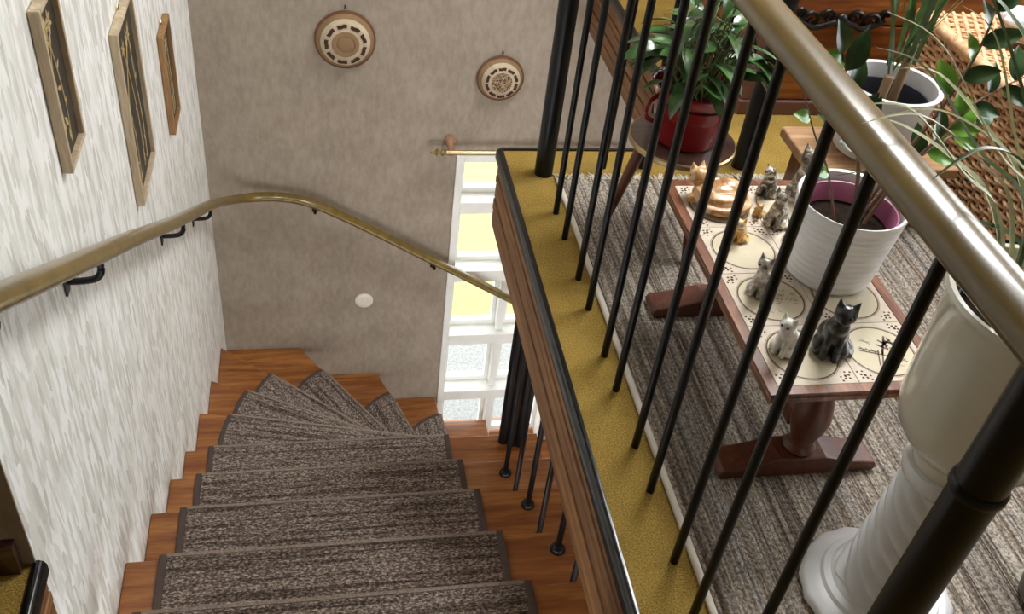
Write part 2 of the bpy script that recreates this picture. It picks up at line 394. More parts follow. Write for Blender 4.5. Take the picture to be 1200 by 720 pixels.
nosing('trim_4', (XL, YTOP, 0), (XL, YC, 0), (1, 0, 0), 'black nosing at the side recess')
struct('baseboard_recess', MB().box(XW, XL - .02, YC - .022, YC, 0, .075), 'stool_wood', 'dark wooden baseboard in the recess')

# ------------------------------------------------------------------ stair window
win = struct('window_1', MB().box(WX0, WX0 + .035, YB - .012, YB + .13, WZ1, WZ0).box(WX1 - .035, WX1, YB - .012, YB + .13, WZ1, WZ0).box(WX0 + .035, WX1 - .035, YB - .012, YB + .13, WZ0 - .03, WZ0), 'window_white', 'tall white stair window with stacked panes', False, .003)
bot = [-1.164, -1.59, -2.035, -2.468, -2.90]; top = [WZ0 - .03, -1.229, -1.659, -2.104, -2.535]
MXW = .955
for k in range(5):
    if k < 4: MB().box(WX0 + .035, WX1 - .035, YB - .008, YB + .13, top[k + 1], bot[k]).build('transom', 'window_white', win, False, .003)
    for (a, b) in ((WX0 + .035, MXW - .02), (MXW + .02, WX1 - .035)):
        s_ = MB().box(a, a + .022, YB + .085, YB + .125, bot[k], top[k]).box(b - .022, b, YB + .085, YB + .125, bot[k], top[k]).box(a + .022, b - .022, YB + .085, YB + .125, bot[k], bot[k] + .03).box(a + .022, b - .022, YB + .085, YB + .125, top[k] - .022, top[k])
        so = s_.build('sash', 'window_white', win)
        MB().box(a + .022, b - .022, YB + .102, YB + .107, bot[k] + .03, top[k] - .022).build('pane', 'glass', so)
MB().box(MXW - .02, MXW + .02, YB + .03, YB + .13, WZ1 + .03, WZ0 - .03).build('mullion', 'window_white', win, False, .003)

# curtain rod
cr = thing('curtain_rod', (.9, YB - .07, -.86), 'brass curtain rod with a turned finial above the stair window', 'curtain rod')
MB().tube([(.575, YB - .07, -.842), (1.42, YB - .07, -.842)], .011, 14).build('rod', 'brass', cr, True)
fin = [(.004, 0), (.010, .004), (.016, .014), (.013, .024), (.006, .029), (.012, .036), (.020, .044), (.012, .052), (.006, .056), (.009, .063), (.003, .074), (.0005, .076)]
f_ = MB().lathe(fin, (0, 0, 0), 20); f_.v = [(.578 - z_, YB - .07 + y_, -.842 + x_) for (x_, y_, z_) in f_.v]; f_.build('finial', 'brass', cr, True)
hb = MB().lathe([(.016, 0), (.024, .004), (.026, .014), (.017, .022), (.014, .05), (.020, .072)], (0, 0, 0), 20, capt=True)
hb.v = [(.60 + x_, YB - z_, -.842 + y_ + .034 * (1 - z_ / .072)) for (x_, y_, z_) in hb.v]; hb.build('wooden_bracket', 'rod_wood', cr, True)

# round cover plate on the back wall
sp = thing('cover_plate', (.215, YB, -1.773), 'small round white cover plate on the taupe wall', 'cover plate')
q = MB().lathe([(.046, 0), (.046, .006), (.040, .010), (.026, .011), (.024, .009), (.014, .009), (.012, .014), (.0005, .015)], (0, 0, 0), 28)
q.v = [(.215 + x_, YB - z_, -1.773 + y_) for (x_, y_, z_) in q.v]; q.build('disc', 'switch_white', sp, True)
q = MB().lathe([(.006, .013), (.006, .018), (.0005, .019)], (0, 0, 0), 14); q.v = [(.215 + x_, YB - z_, -1.773 + y_) for (x_, y_, z_) in q.v]; q.build('knob', 'switch_white', sp, True)

# ------------------------------------------------------------------ staircase
st = thing('staircase', (.1, 2.2, ZB), 'reddish brown wooden winder staircase descending along the white wall', 'staircase')
NY = {1: .935, 2: 1.241, 3: 1.536, 4: 1.848, 5: 2.147, 6: 2.450}
TX = .80; TH = .045
def tread(k, poly):
    MB().prism(poly, -k * RIS - TH, -k * RIS).build('tread', 'tread_wood', st, False, .004)
XT, YT = XL + .0015, YB - .0015
NY[0] = YTOP
for k in range(1, 7):
    tread(k, [(XT, NY[k - 1] - .03), (TX, NY[k - 1] - .03), (TX, NY[k]), (XT, NY[k])])
NL = {7: ((XT, 2.835), (.74, 2.552)), 8: ((XT, 3.232), (.735, 2.578)), 9: ((XT, 3.675), (.73, 2.603)), 10: ((-.122, YT), (.715, 2.615)), 11: ((.292, YT), (.725, 2.625)), 12: ((.621, YT), (.745, 2.63)), 13: ((.939, YT), (.939, 2.63))}
tread(7, [(XT, 2.42), (TX, 2.42), (TX, 2.53), NL[7][1], NL[7][0]])
back = lambda l, d=.03: tuple((p[0], p[1]) for p in l)
tread(8, [(XT, NL[7][0][1] - .03), (.74, 2.53), (.78, 2.53), NL[8][1], NL[8][0]])
tread(9, [(XT, NL[8][0][1] - .035), (.70, 2.55), (.78, 2.55), NL[9][1], NL[9][0]])
tread(10, [(XT, NL[9][0][1] - .04), (.69, 2.57), (.78, 2.57), NL[10][1], NL[10][0], (XT, YT)])
tread(11, [(-.16, YT), (.67, 2.57), (.79, 2.57), NL[11][1], NL[11][0]])
tread(12, [(.255, YT), (.69, 2.58), (.79, 2.58), NL[12][1], NL[12][0]])
tread(13, [(.59, YT), (.71, 2.58), (.95, 2.58), NL[13][1], NL[13][0]])

# carpet mats
def arc(p, q, bulge, n=10):
    p, q = Vector(p), Vector(q); d = q - p; nn = Vector((-d.y, d.x)).normalized()
    return [tuple(p + d * (i / n) + nn * bulge * 4 * (i / n) * (1 - i / n)) for i in range(n + 1)]
def mat(k, poly, nose, bind, label, group):
    z_ = -k * RIS; cx = sum(p[0] for p in poly) / len(poly); cy = sum(p[1] for p in poly) / len(poly)
    T = thing('stair_mat', (cx, cy, z_), label, 'stair mat', group)
    b = MB().prism(poly, z_ + .0006, z_ + .010)
    a, c = Vector(nose[0]), Vector(nose[1]); d = (c - a).normalized(); out = Vector((-d.y, d.x))
    if out.dot(a - Vector((cx, cy))) < 0: out = -out
    e = out * .009; g = out * .0008
    ang = math.atan2(d.y, d.x); cs, sn = math.cos(ang), math.sin(ang)
    b.v = [(x_ * cs + y_ * sn, -x_ * sn + y_ * cs, zz_) for (x_, y_, zz_) in b.v]
    b.build('pile', 'mat_brown', T, False, .003).rotation_euler.z = ang
    # thin strip, paler than the pile, folded over the tread edge
    MB().prism([tuple(a - out * .001), tuple(c - out * .001), tuple(c + e), tuple(a + e)], z_ + .0101, z_ + .0112).prism([tuple(a + g), tuple(c + g), tuple(c + e), tuple(a + e)], z_ - .03, z_ + .0099).build('pale_nosing', 'mat_pale', T, False, .002)
    for path in bind:
        MB().sweep([(p[0], p[1], z_ + .0066) for p in path], rrect(.020, .0105, .004, 3)).build('binding', 'mat_binding', T, True)
ORD = {6: 'lowest straight tread, where the winders begin', 5: 'second straight tread above the winders', 4: 'third straight tread above the winders', 3: 'fourth straight tread above the winders', 2: 'fifth straight tread above the winders', 1: 'top straight tread below the landing'}
sg = 'mats on the straight treads'
for k in range(1, 7):
    y0, y1 = NY[k - 1] - .015, NY[k] + .0
    mat(k, [(-.395, y0), (.440, y0), (.440, y1), (-.395, y1)], ((-.395, y1), (.440, y1)),
        [[(-.404, y0), (-.404, y1 + .006)], [(.449, y0), (.449, y1 + .006)]], 'brown speckled carpet mat on the ' + ORD[k], sg)
wg = 'mats on the winder treads'
WORD = {7: 'topmost winder tread', 8: 'second winder tread down', 9: 'winder tread just before the room corner', 10: 'corner winder tread', 11: 'winder tread just past the room corner', 12: 'lowest winder tread by the stair window'}
def lerp(a, b, t_): return (a[0] + (b[0] - a[0]) * t_, a[1] + (b[1] - a[1]) * t_)
WM = {7: ((-.39, 2.47), (-.372, 2.806), .45), 8: ((-.385, 2.86), (-.335, 3.147), .36), 9: ((-.345, 3.20), (-.25, 3.460), .40), 10: ((-.145, 3.52), (-.005, 3.695), .42), 11: ((.165, 3.52), (.345, 3.715), .40), 12: ((.455, 3.60), (.637, 3.735), .40)}
for k, (p, q_, tin) in WM.items():
    l0 = NL[k - 1] if k > 7 else ((XL, 2.45), (TX, 2.45))
    inn1 = lerp(NL[k][0], NL[k][1], .80); inn0 = lerp(l0[0], l0[1], .80)
    ar = arc(p, q_, .022)
    poly = ar + [inn1, inn0]
    mat(k, poly, (q_, inn1), [ar], 'wedge shaped brown mat with rounded end on the ' + WORD[k], wg)

# ------------------------------------------------------------------ stair balusters below the landing
sb = thing('stair_balustrade', (.6, 1.8, -6 * RIS), 'black metal stair balusters and clustered newel rising to the landing underside', 'balustrade')
for k in (2, 3, 4, 5):
    for dy, fl_ in ((-.058, True), (-.205, True)):
        yb = NY[k] + dy; zb = -k * RIS
        b = MB().tube([(.597, yb, zb + .001), (.597, yb, -.2655)], .0085, 12).build('baluster', 'black_metal', sb, True)
        MB().lathe([(.021, 0), (.021, .006), (.017, .013), (.010, .018)], (.597, yb, zb + .0005), 18, capt=True).build('base_flange', 'black_metal', b, True)
nw = MB()
for dx, dy in ((0, 0), (-.028, .012), (.03, -.006)):
    nw.tube([(.690 + dx, 2.405 + dy, -6 * RIS + .0005), (.690 + dx, 2.405 + dy, -.2655)], .019, 16)
nw.build('newel_cluster', 'black_metal', sb, True)

# ------------------------------------------------------------------ landing balustrade
RX = .638; HR = .966
lb = thing('landing_balustrade', (RX, 1.4, 0), 'black metal balustrade with olive moulded handrail along the landing edge', 'balustrade')
rp = [(.033 * math.cos(2 * PI * i / 28), .0215 * math.sin(2 * PI * i / 28)) for i in range(28)]
path = [(RX, .05, HR), (RX, .6, HR), (RX, 1.2, HR), (RX, 2.2, HR)] + [(RX + .15 * (1 - math.cos(a)), 2.21 + .15 * math.sin(a), HR) for a in [PI / 2 * i / 8 for i in range(1, 9)]] + [(1.1, 2.36, HR), (1.263, 2.36, HR)]
MB().sweep(path, rp).build('handrail', 'rail_olive', lb, True)
ym = [2.130, 2.012, 1.842, 1.726, 1.56, 1.449, 1.283, 1.165, .997, .880, .712, .24]
for y_ in ym: MB().tube([(RX - .001, y_, 0), (RX - .001, y_, HR - .016)], .0085, 12).build('baluster', 'black_metal', lb, True)
for x_ in (.827, .945, 1.11): MB().tube([(x_, 2.36, 0), (x_, 2.36, HR - .016)], .0085, 12).build('baluster', 'black_metal', lb, True)
for (x_, y_) in ((RX + .002, 2.331), (1.263, 2.372), (RX, .528)):
    n_ = MB().tube([(x_, y_, 0), (x_, y_, HR - .014)], .0265, 24).build('newel_post', 'black_metal', lb, True)
    MB().lathe([(.027, 0), (.0295, .003), (.0295, .011), (.027, .014)], (x_, y_, .786), 24).build('collar', 'black_metal', n_, True)

# ------------------------------------------------------------------ wall handrail
wh = thing('wall_handrail', (XL, 2.4, -.2), 'olive moulded handrail curving round the stairwell corner on black brackets', 'handrail')
hp = crom([(-.425, .75, .815), (-.425, 1.3, .470), (-.425, 1.87, .116), (-.425, 2.42, -.232), (-.425, 2.95, -.56), (-.424, 3.3, -.775), (-.405, 3.58, -.95), (-.33, 3.765, -1.058), (-.19, 3.811, -1.082), (-.035, 3.811, -1.118), (.18, 3.811, -1.236), (.43, 3.811, -1.392), (.70, 3.811, -1.56), (.965, 3.811, -1.726), (1.30, 3.811, -1.93)], 10)
MB().sweep(hp, [(.029 * math.cos(2 * PI * i / 24), .0185 * math.sin(2 * PI * i / 24)) for i in range(24)]).build('rail', 'rail_olive', wh, True)
for (y_, z_) in ((1.05, .627), (1.60, .283), (2.62, -.358), (3.30, -.775)):
    br = MB().tube(crom([(-.425, y_, z_ - .012), (-.425, y_ , z_ - .042), (-.437, y_ - .002, z_ - .058), (-.46, y_ - .004, z_ - .062), (XL + .002, y_ - .006, z_ - .062)], 5), .0075, 10).build('bracket', 'black_metal', wh, True)
    MB().box(XL, XL + .005, y_ - .02, y_ + .008, z_ - .09, z_ - .036).build('wall_plate', 'black_metal', br, False, .002)
for (x_, z_) in ((-.02, -1.124), (.56, -1.472)):
    br = MB().tube(crom([(x_, 3.811, z_ - .012), (x_, 3.811, z_ - .042), (x_, 3.823, z_ - .058), (x_, 3.85, z_ - .062), (x_, YB - .002, z_ - .062)], 5), .0075, 10).build('bracket', 'black_metal', wh, True)
    MB().box(x_ - .014, x_ + .014, YB - .005, YB, z_ - .09, z_ - .036).build('wall_plate', 'black_metal', br, False, .002)

# ------------------------------------------------------------------ pictures on the left wall
def picture(y0, y1, z0, z1, label, fw, fmat, kind):
    T = thing('framed_picture', (XL, (y0 + y1) / 2, (z0 + z1) / 2), label, 'picture', 'framed pictures on the white wall')
    xf = XL + .022
    f = MB().box(XL + .001, xf, y0, y0 + fw, z0, z1).box(XL + .001, xf, y1 - fw, y1, z0, z1).box(XL + .001, xf, y0 + fw, y1 - fw, z0, z0 + fw).box(XL + .001, xf, y0 + fw, y1 - fw, z1 - fw, z1)
    f.build('frame', fmat, T, False, .002)
    MB().box(XL + .002, XL + .010, y0 + fw, y1 - fw, z0 + fw, z1 - fw).build('panel', 'panel_dark', T)
    mb = MB(); W = y1 - y0 - 2 * fw; Hh = z1 - z0 - 2 * fw; X = XL + .0105; rng = random.Random(kind)
    def P(u, v_): return (X, y0 + fw + u * W, z0 + fw + v_ * Hh)
    for s0 in ((.25, .60), (.55, .35), (.75, .7))[:2 if kind == 1 else 3]:
        pth = crom([P(s0[0], .05), P(s0[0] + .05, .3), P(s0[0] - .02, .55), P(s0[1], .85)], 6); mb.tube(pth, .0015, 5, up=(1, 0, 0))
        for i in range(0, len(pth), 3):
            p = pth[i]; a = rng.uniform(-1, 1) * 1.2; L = rng.uniform(.02, .04)
            e = p + Vector((0, math.sin(a) * L, math.cos(a) * L)); mid = (p + e) / 2; nn = Vector((0, math.cos(a), -math.sin(a))) * L * .2
            b = len(mb.v); mb.v += [tuple(x) for x in (p, mid + nn, e, mid - nn)]; mb.face((b, b + 1, b + 2, b + 3))
        p = pth[-1]
        for i in range(6):
            a = 2 * PI * i / 6; L = .026; e = p + Vector((0, math.sin(a) * L, math.cos(a) * L)); mid = (p + e) / 2; nn = Vector((0, math.cos(a), -math.sin(a))) * L * .22
            b = len(mb.v); mb.v += [tuple(x) for x in (p, mid + nn, e, mid - nn)]; mb.face((b, b + 1, b + 2, b + 3))
    mb.build('inlay_motif', 'inlay_straw', T)
    MB().tube([(XL + .006, (y0 + y1) / 2 - .006, z1 + .012), (XL + .006, (y0 + y1) / 2, z1 + .018), (XL + .006, (y0 + y1) / 2 + .006, z1 + .012), (XL + .006, (y0 + y1) / 2 + .005, z1 - .002)], .002, 6, up=(1, 0, 0)).build('hanging_loop', 'brass', T, True)
picture(1.735, 1.885, .380, .715, 'narrow straw inlay flower picture in pale frame hung highest on the white wall', .011, 'frame_wood', 1)
picture(2.345, 2.625, -.120, .385, 'largest straw inlay plant picture in pale frame between two smaller ones', .013, 'frame_wood', 2)
picture(3.03, 3.215, -.300, .055, 'brown framed picture on the white wall hung nearest the corner', .011, 'frame_wood_dark', 3)

# ------------------------------------------------------------------ woven baskets on the back wall
def basket(x_, z_, R_, label, style):
    T = thing('wall_basket', (x_, YB, z_), label, 'basket', 'woven wall baskets')
    def put(mb): mb.v = [(x_ + a, YB - .002 - c, z_ + b) for (a, b, c) in mb.v]; return mb
    D = .05
    prof = [(R_, 0), (R_ * .985, .010)]
    for i in range(9):
        a = i / 8; prof.append((R_ * (.96 - .26 * a), .012 + (D - .016) * a + .0012 * (i % 2)))
    put(MB().lathe(prof[:7], (0, 0, 0), 72, fn=lambda a, zz_: 1 + .006 * math.cos(36 * a))).build('woven_wall', 'basket_tan', T, True)
    put(MB().lathe(prof[6:] + [(R_ * .46, D), (R_ * .44, D)], (0, 0, 0), 56, capb=False)).build('cream_band', 'basket_cream', T, True)
    put(MB().lathe([(R_ * .99, 0), (R_ * 1.025, .004), (R_ * 1.02, .012), (R_ * .97, .014)], (0, 0, 0), 56, capb=False)).build('rim', 'basket_rim', T, True)
    put(MB().lathe([(R_ * .46, D - .001), (R_ * .44, D + .004), (R_ * .32, D + .005), (R_ * .30, D + .001), (R_ * .24, D + .004), (R_ * .18, D + .006), (.0005, D + .006)], (0, 0, 0), 40)).build('centre_boss', 'basket_tan' if style == 1 else 'basket_speckle', T, True)
    n = 9 if style == 1 else 10
    for i in range(n):
        a0 = 2 * PI * i / n + .1; a1 = a0 + 2 * PI / n * (.72 if style == 1 else .8)
        mb = MB(); N = 8
        for j in range(N + 1):
            a = a0 + (a1 - a0) * j / N; wv = .012 * math.sin(j / N * 7)
            for rr, zz in ((R_ * (.575 + wv), D - .0065), (R_ * (.70 + wv), D - .0012)):
                mb.v.append((rr * math.cos(a), rr * math.sin(a), D + .0016 if rr < R_ * .7 else D - .0005))
        for j in range(N): b = 2 * j; mb.face((b, b + 1, b + 3, b + 2))
        put(mb).build('pattern_patch', 'basket_brown', T)
    MB().lathe([(.004, 0), (.004, .012)], (x_, YB - .010, z_ + R_ * 1.12), 10, capt=True).build('nail', 'black_iron', T)
basket(.125, -.335, .125, 'larger cream woven basket with plain round boss on the taupe wall', 1)
basket(.803, -.497, .104, 'smaller cream woven basket with dark speckled centre above the window', 2)

# ------------------------------------------------------------------ striped rug with fringe
RX0, RX1, RY0, RY1 = .668, 1.78, .15, 2.285
rg = thing('striped_rug', (1.2, 1.2, 0), 'beige and grey striped woven rug with pale fringe on the yellow carpet', 'rug')
MB().box(RX0 + .012, RX1 - .012, RY0, RY1, .0005, .011).build('woven_field', 'rug_stripes', rg, False, .003)
for x_ in (RX0 + .006, RX1 - .006):
    MB().sweep([(x_, RY0, .0068), (x_, RY1, .0068)], rrect(.014, .0125, .005, 3)).build('bound_edge', 'rug_fringe', rg, True)
fr_ = MB(); rng = random.Random(3)
for i in range(260):
    x_ = RX0 + (RX1 - RX0) * (i + .5) / 260 + rng.uniform(-.002, .002); a = rng.uniform(-.6, .6); L = rng.uniform(.022, .045)
    fr_.tube([(x_, RY1 - .004, .008), (x_ + math.sin(a) * L * .5, RY1 + L * .5, .006), (x_ + math.sin(a) * L + rng.uniform(-.006, .006), RY1 + L * math.cos(a), .0035)], .0018, 4)
tag(fr_.build('fringe', 'rug_fringe', rg), None, None, None, 'stuff')
ZR = .0112

# ------------------------------------------------------------------ tiled coffee table
TX0, TX1, TY0, TY1, TZ = .768, 1.128, 1.09, 1.772, .34
tb = thing('tile_table', (.948, 1.43, 0), 'low wooden trestle table with a top of eight printed beige tiles', 'table')
fw = .021
mb = MB()
prof = [(-.012, -.024), (.002, -.026), (.008, -.020), (.008, -.010), (.004, -.006), (.010, -.002), (.010, .004), (-.010, .004), (-.012, 0)]
for (u, v_) in prof:
    e = .010 - u; mb.v += [(TX0 + e, TY0 + e, TZ - .003 + v_), (TX1 - e, TY0 + e, TZ - .003 + v_), (TX1 - e, TY1 - e, TZ - .003 + v_), (TX0 + e, TY1 - e, TZ - .003 + v_)]
for k in range(len(prof)):
    k2 = (k + 1) % len(prof)
    for i in range(4): mb.face((k * 4 + i, k * 4 + (i + 1) % 4, k2 * 4 + (i + 1) % 4, k2 * 4 + i))
mb.build('edge_moulding', 'table_wood', tb, False)
MB().box(TX0 + .02, TX1 - .02, TY0 + .02, TY1 - .02, TZ - .024, TZ - .0065).build('top_board', 'grout', tb)
MB().box(TX0 + .035, TX0 + .055, TY0 + .05, TY1 - .05, TZ - .075, TZ - .0245).build('apron', 'table_wood', tb, False, .003)
MB().box(TX1 - .055, TX1 - .035, TY0 + .05, TY1 - .05, TZ - .075, TZ - .0245).build('apron', 'table_wood', tb, False, .003)
tw, tl = (TX1 - TX0 - .042) / 2, (TY1 - TY0 - .042) / 4
tm = MB().box(-tw / 2 + .0008, tw / 2 - .0008, -tl / 2 + .0008, tl / 2 - .0008, -.006, .0008).mesh('tile', 'tile_print')
mill = [((-.042, .004), (.004, -.012), .0030), ((.004, -.012), (.040, -.026), .0022), ((-.012, -.040), (.006, .004), .0034), ((.0, -.010), (.026, .040), .0040), ((.022, .008), (.040, -.012), .003), ((.006, .010), (.034, .030), .004),
        ((-.03, .03), (-.01, .024), .0012), ((-.026, .036), (-.012, .018), .0012), ((.012, .024), (.040, .020), .003), ((-.02, -.046), (.0, -.044), .001), ((.01, -.04), (.03, -.042), .001), ((.016, .0), (.02, .026), .005), ((-.040, .010), (-.004, -.004), .0026), ((-.036, .014), (-.030, -.002), .0016), ((-.026, .010), (-.020, -.006), .0016), ((-.016, .006), (-.010, -.010), .0016), ((-.018, -.038), (-.004, .002), .0026), ((.008, -.016), (.042, -.031), .002), ((.02, .03), (.045, .005), .004), ((.03, .036), (.036, .0), .0035), ((.008, .030), (.022, .012), .004), ((.0, .018), (.014, .006), .004)]
def strokes(parent, lines, c):
    p = MB()
    for (a, b, w_) in lines:
        a, b = Vector(a), Vector(b); d = (b - a).normalized(); n_ = Vector((-d.y, d.x)) * w_ / 2
        i = len(p.v); p.v += [(q.x, q.y, .0011) for q in (a - n_, b - n_, b + n_, a + n_)]; p.face((i, i + 1, i + 2, i + 3))
    p.build('printed_scene', 'tile_ink', parent, False, 0, False)
for j in range(4):
    for i in range(2):
        cx = TX0 + .021 + tw * (i + .5); cy = TY0 + .021 + tl * (j + .5)
        to = inst('tile', tm, tb, (cx - .948, cy - 1.43, TZ - .0004))
        if (i, j) == (1, 0): strokes(to, mill, None)
        if (i, j) == (0, 1):
            rg_ = random.Random(5); L = []
            for k in range(34):
                a = rg_.uniform(0, 2 * PI); rr = rg_.uniform(.005, .05); p = (rr * math.cos(a), rr * math.sin(a) * .8); th = rg_.uniform(-1, 1)
                L.append((p, (p[0] + .010 * math.cos(th), p[1] + .010 * math.sin(th)), .0013))
            strokes(to, L, None)
for y_ in (1.205, 1.705):
    ft = MB()
    pr = [(-.170, 0), (.170, 0), (.176, .012), (.168, .026), (.12, .032), (.05, .050), (-.05, .050), (-.12, .032), (-.168, .026), (-.176, .012)]
    ft.prism([(a, b) for a, b in pr], -.034, .034); ft.v = [(.955 + a, y_ + c, ZR + .0004 + b) for (a, b, c) in ft.v]
    ft.build('foot_beam', 'leg_wood', tb, False, .004)
    lg = [(.030, .0), (.034, .008), (.027, .018), (.024, .03), (.036, .065), (.040, .095), (.033, .135), (.024, .165), (.022, .178), (.032, .190), (.034, .200), (.026, .208), (.030, .218)]
    MB().lathe(lg, (.955, y_, ZR + .0508), 24, capt=True).build('turned_leg', 'leg_wood', tb, True)
    MB().box(.83, 1.08, y_ - .03, y_ + .03, ZR + .2694, TZ - .0245).build('bearer', 'leg_wood', tb, False, .004)
MB().box(.935, .975, 1.24, 1.67, .09, .135).build('stretcher', 'leg_wood', tb, False, .004)
ZT = TZ + .0006

# ------------------------------------------------------------------ cat figurines
def figurine(name, loc, rot, sc, label, mat_, shapes, cat='figurine'):
    T = thing(name, loc, label, cat, 'cat figurines on the tiled table'); T.rotation_euler = (0, 0, rot)
    mb = MB(); low = 1e9
    for sh in shapes:
        if sh[0] == 'b': mb.ball([x * sc for x in sh[1]], *[x * sc for x in sh[2]])
        elif sh[0] == 'c': mb.cone([x * sc for x in sh[1]], [x * sc for x in sh[2]], sh[3] * sc)
        elif sh[0] == 't': mb.tube(crom([[x * sc for x in p] for p in sh[1]], 6), sh[2] * sc, 8)
    zmin = min(v_[2] for v_ in mb.v); 
    mb.v = [(a, b, c - zmin) for (a, b, c) in mb.v]
    o = mb.build('body', mat_, T, True, 0, False)
    r_ = o.modifiers.new('merge', 'REMESH'); r_.mode = 'VOXEL'; r_.voxel_size = max(.0016, sc * .022); r_.use_smooth_shade = True
    s_ = o.modifiers.new('soft', 'SMOOTH'); s_.iterations = 2; s_.factor = .5
    for sh in shapes:
        if sh[0] == 'e':
            MB().ball([sh[1][0] * sc, sh[1][1] * sc, sh[1][2] * sc - zmin], sh[2] * sc, sh[2] * sc, sh[2] * sc, 8, 6).build('eye', 'eye_black', T, True, 0, False)
    return T
# unit cat: height about 1, faces +x
def sit(lean=0, headup=0, arm=False):
    h = (.16 + lean, 0, .80 + headup)
    L = [('b', (-.10, 0, .26), (.27, .25, .27)), ('b', (.02, 0, .44), (.19, .20, .28)), ('b', (.10, 0, .58), (.14, .16, .16)), ('b', h, (.17, .18, .155)),
         ('b', (h[0] + .13, 0, h[2] - .05), (.07, .085, .06)), ('c', (h[0] - .02, .10, h[2] + .09), (h[0] - .03, .15, h[2] + .26), .075), ('c', (h[0] - .02, -.10, h[2] + .09), (h[0] - .03, -.15, h[2] + .26), .075),
         ('t', [(.12, .08, .48), (.19, .085, .25), (.18, .085, .05)], .062), ('t', [(.12, -.08, .48), (.19, -.085, .25), (.18, -.085, .05)], .062),
         ('b', (.22, .09, .04), (.09, .06, .045)), ('b', (.22, -.09, .04), (.09, .06, .045)), ('b', (.02, .2, .12), (.2, .09, .13)), ('b', (.02, -.2, .12), (.2, .09, .13)),
         ('t', [(-.3, .05, .08), (-.32, .25, .07), (-.12, .34, .06), (.08, .30, .06)], .055),
         ('e', (h[0] + .145, .07, h[2] + .035), .028), ('e', (h[0] + .145, -.07, h[2] + .035), .028)]
    if arm: L.append(('t', [(.12, .1, .5), (.3, .16, .52), (.36, .14, .66)], .055))
    return L
curl = [('t', [(.42 * math.cos(a), .36 * math.sin(a), .20) for a in [2 * PI * k / 14 for k in range(15)]], .235), ('b', (.05, 0, .30), (.42, .36, .22)), ('b', (.22, .05, .38), (.30, .30, .18)),
        ('b', (-.42, .40, .50), (.24, .22, .20)), ('b', (-.56, .32, .42), (.11, .13, .09)), ('c', (-.32, .52, .60), (-.29, .58, .80), .10), ('c', (-.52, .52, .60), (-.56, .58, .78), .10),
        ('t', [(.62, .1, .14), (.58, -.34, .13), (.2, -.62, .13), (-.3, -.58, .13), (-.62, -.25, .13)], .105), ('b', (-.66, .08, .12), (.14, .12, .1)),
        ('e', (-.63, .39, .53), .028), ('e', (-.53, .49, .56), .028)]
figurine('sleeping_cat_figurine', (.868, 1.680, ZT), 0.1, .096, 'large curled ginger cat figurine asleep on the tiles', 'cat_ginger', curl)
figurine('cat_figurine', (.866, 1.545, ZT), -2.2, .064, 'small orange kitten figurine beside the sleeping ginger cat', 'cat_orange', sit(.05, -.05))
figurine('cat_figurine', (.995, 1.715, ZT), -2.4, .074, 'black and white sitting cat figurine at the table end', 'cat_blackwhite', sit(0, .05))
figurine('cat_figurine', (.972, 1.598, ZT), -2.3, .090, 'brown tabby sitting cat figurine touching the ribbed white pot', 'cat_tabby', sit(.02, .06, True))
figurine('cat_figurine', (.945, 1.632, ZT), -2.0, .040, 'tiny cream kitten figurine at the feet of a tabby', 'cat_orange', sit(.08, -.1))
figurine('cat_figurine', (1.075, 1.700, ZT), -2.3, .128, 'tallest grey tabby cat figurine behind the ribbed white pot', 'cat_tabby', sit(.06, .1))
figurine('cat_figurine', (.848, 1.368, ZT), -2.4, .088, 'grey and white sitting kitten figurine looking up', 'cat_greywhite', sit(.02, .1))
figurine('cat_figurine', (.832, 1.200, ZT), -2.5, .088, 'white glazed sitting cat figurine near the table corner', 'cat_white', sit(.06, .04))
figurine('cat_figurine', (.921, 1.195, ZT), -2.0, .120, 'black cat figurine with orange patches before the ribbed pot', 'cat_black', sit(0, .08))

# ------------------------------------------------------------------ plants helpers
def leaf_mesh(name, L, W, droop, fold, mats, stalk=0, n=9, point=1.0):
    mb = MB(); rows = []
    ang = .35; p = Vector((0, 0, 0)); d = Vector((1, 0, 0)); b = 0
    for i in range(n + 1):
        t_ = i / n; wv = W * .5 * (math.sin(PI * min(1, t_ ** .75)) ** .8 if 0 < t_ < 1 else 0.02) * (1 - .15 * t_ * point)
        a = .25 - droop * t_ ; z_ = L * (.25 * t_ - droop * t_ * t_ * .5); x_ = L * t_ * (1 - .18 * droop * t_)
        for s_ in (-1, -.5, 0, .5, 1): mb.v.append((x_, s_ * wv, z_ + abs(s_) * wv * fold + .0015 * math.sin(7 * t_ + s_)))
    for i in range(n):
        for j in range(4): k = i * 5 + j; mb.face((k, k + 5, k + 6, k + 1))
    if stalk: mb.tube(crom([(-stalk * .55, 0, -stalk * .85), (-stalk * .3, 0, -stalk * .35), (0, 0, 0)], 4), .0022, 5, 1)
    return mb.mesh(name, mats, True)
def strap(path, w_, n=7, fold=.25):
    P_ = crom(path, n); mb = MB(); N = len(P_)
    for i, p in enumerate(P_):
        d = (P_[min(i + 1, N - 1)] - P_[max(i - 1, 0)]).normalized(); u = d.cross(Vector((0, 0, 1)))
        if u.length < 1e-3: u = Vector((1, 0, 0))
        u.normalize(); q = u.cross(d); t_ = i / (N - 1); hw = w_ * .5 * min(1, .35 + t_ * 3) * (1 - t_ ** 2.2) + .0004
        for s_ in (-1, 0, 1): mb.v.append(tuple(p + u * s_ * hw + q * abs(s_) * hw * fold))
    for i in range(N - 1):
        for j in range(2): k = i * 3 + j; mb.face((k, k + 3, k + 4, k + 1))
    return mb
def soil(parent, c, R_, z_): 
    MB().lathe([(R_, z_ - .01), (R_, z_), (R_ * .6, z_ + .004), (.0005, z_ + .006)], c, 28).build('soil', 'soil', parent, True)

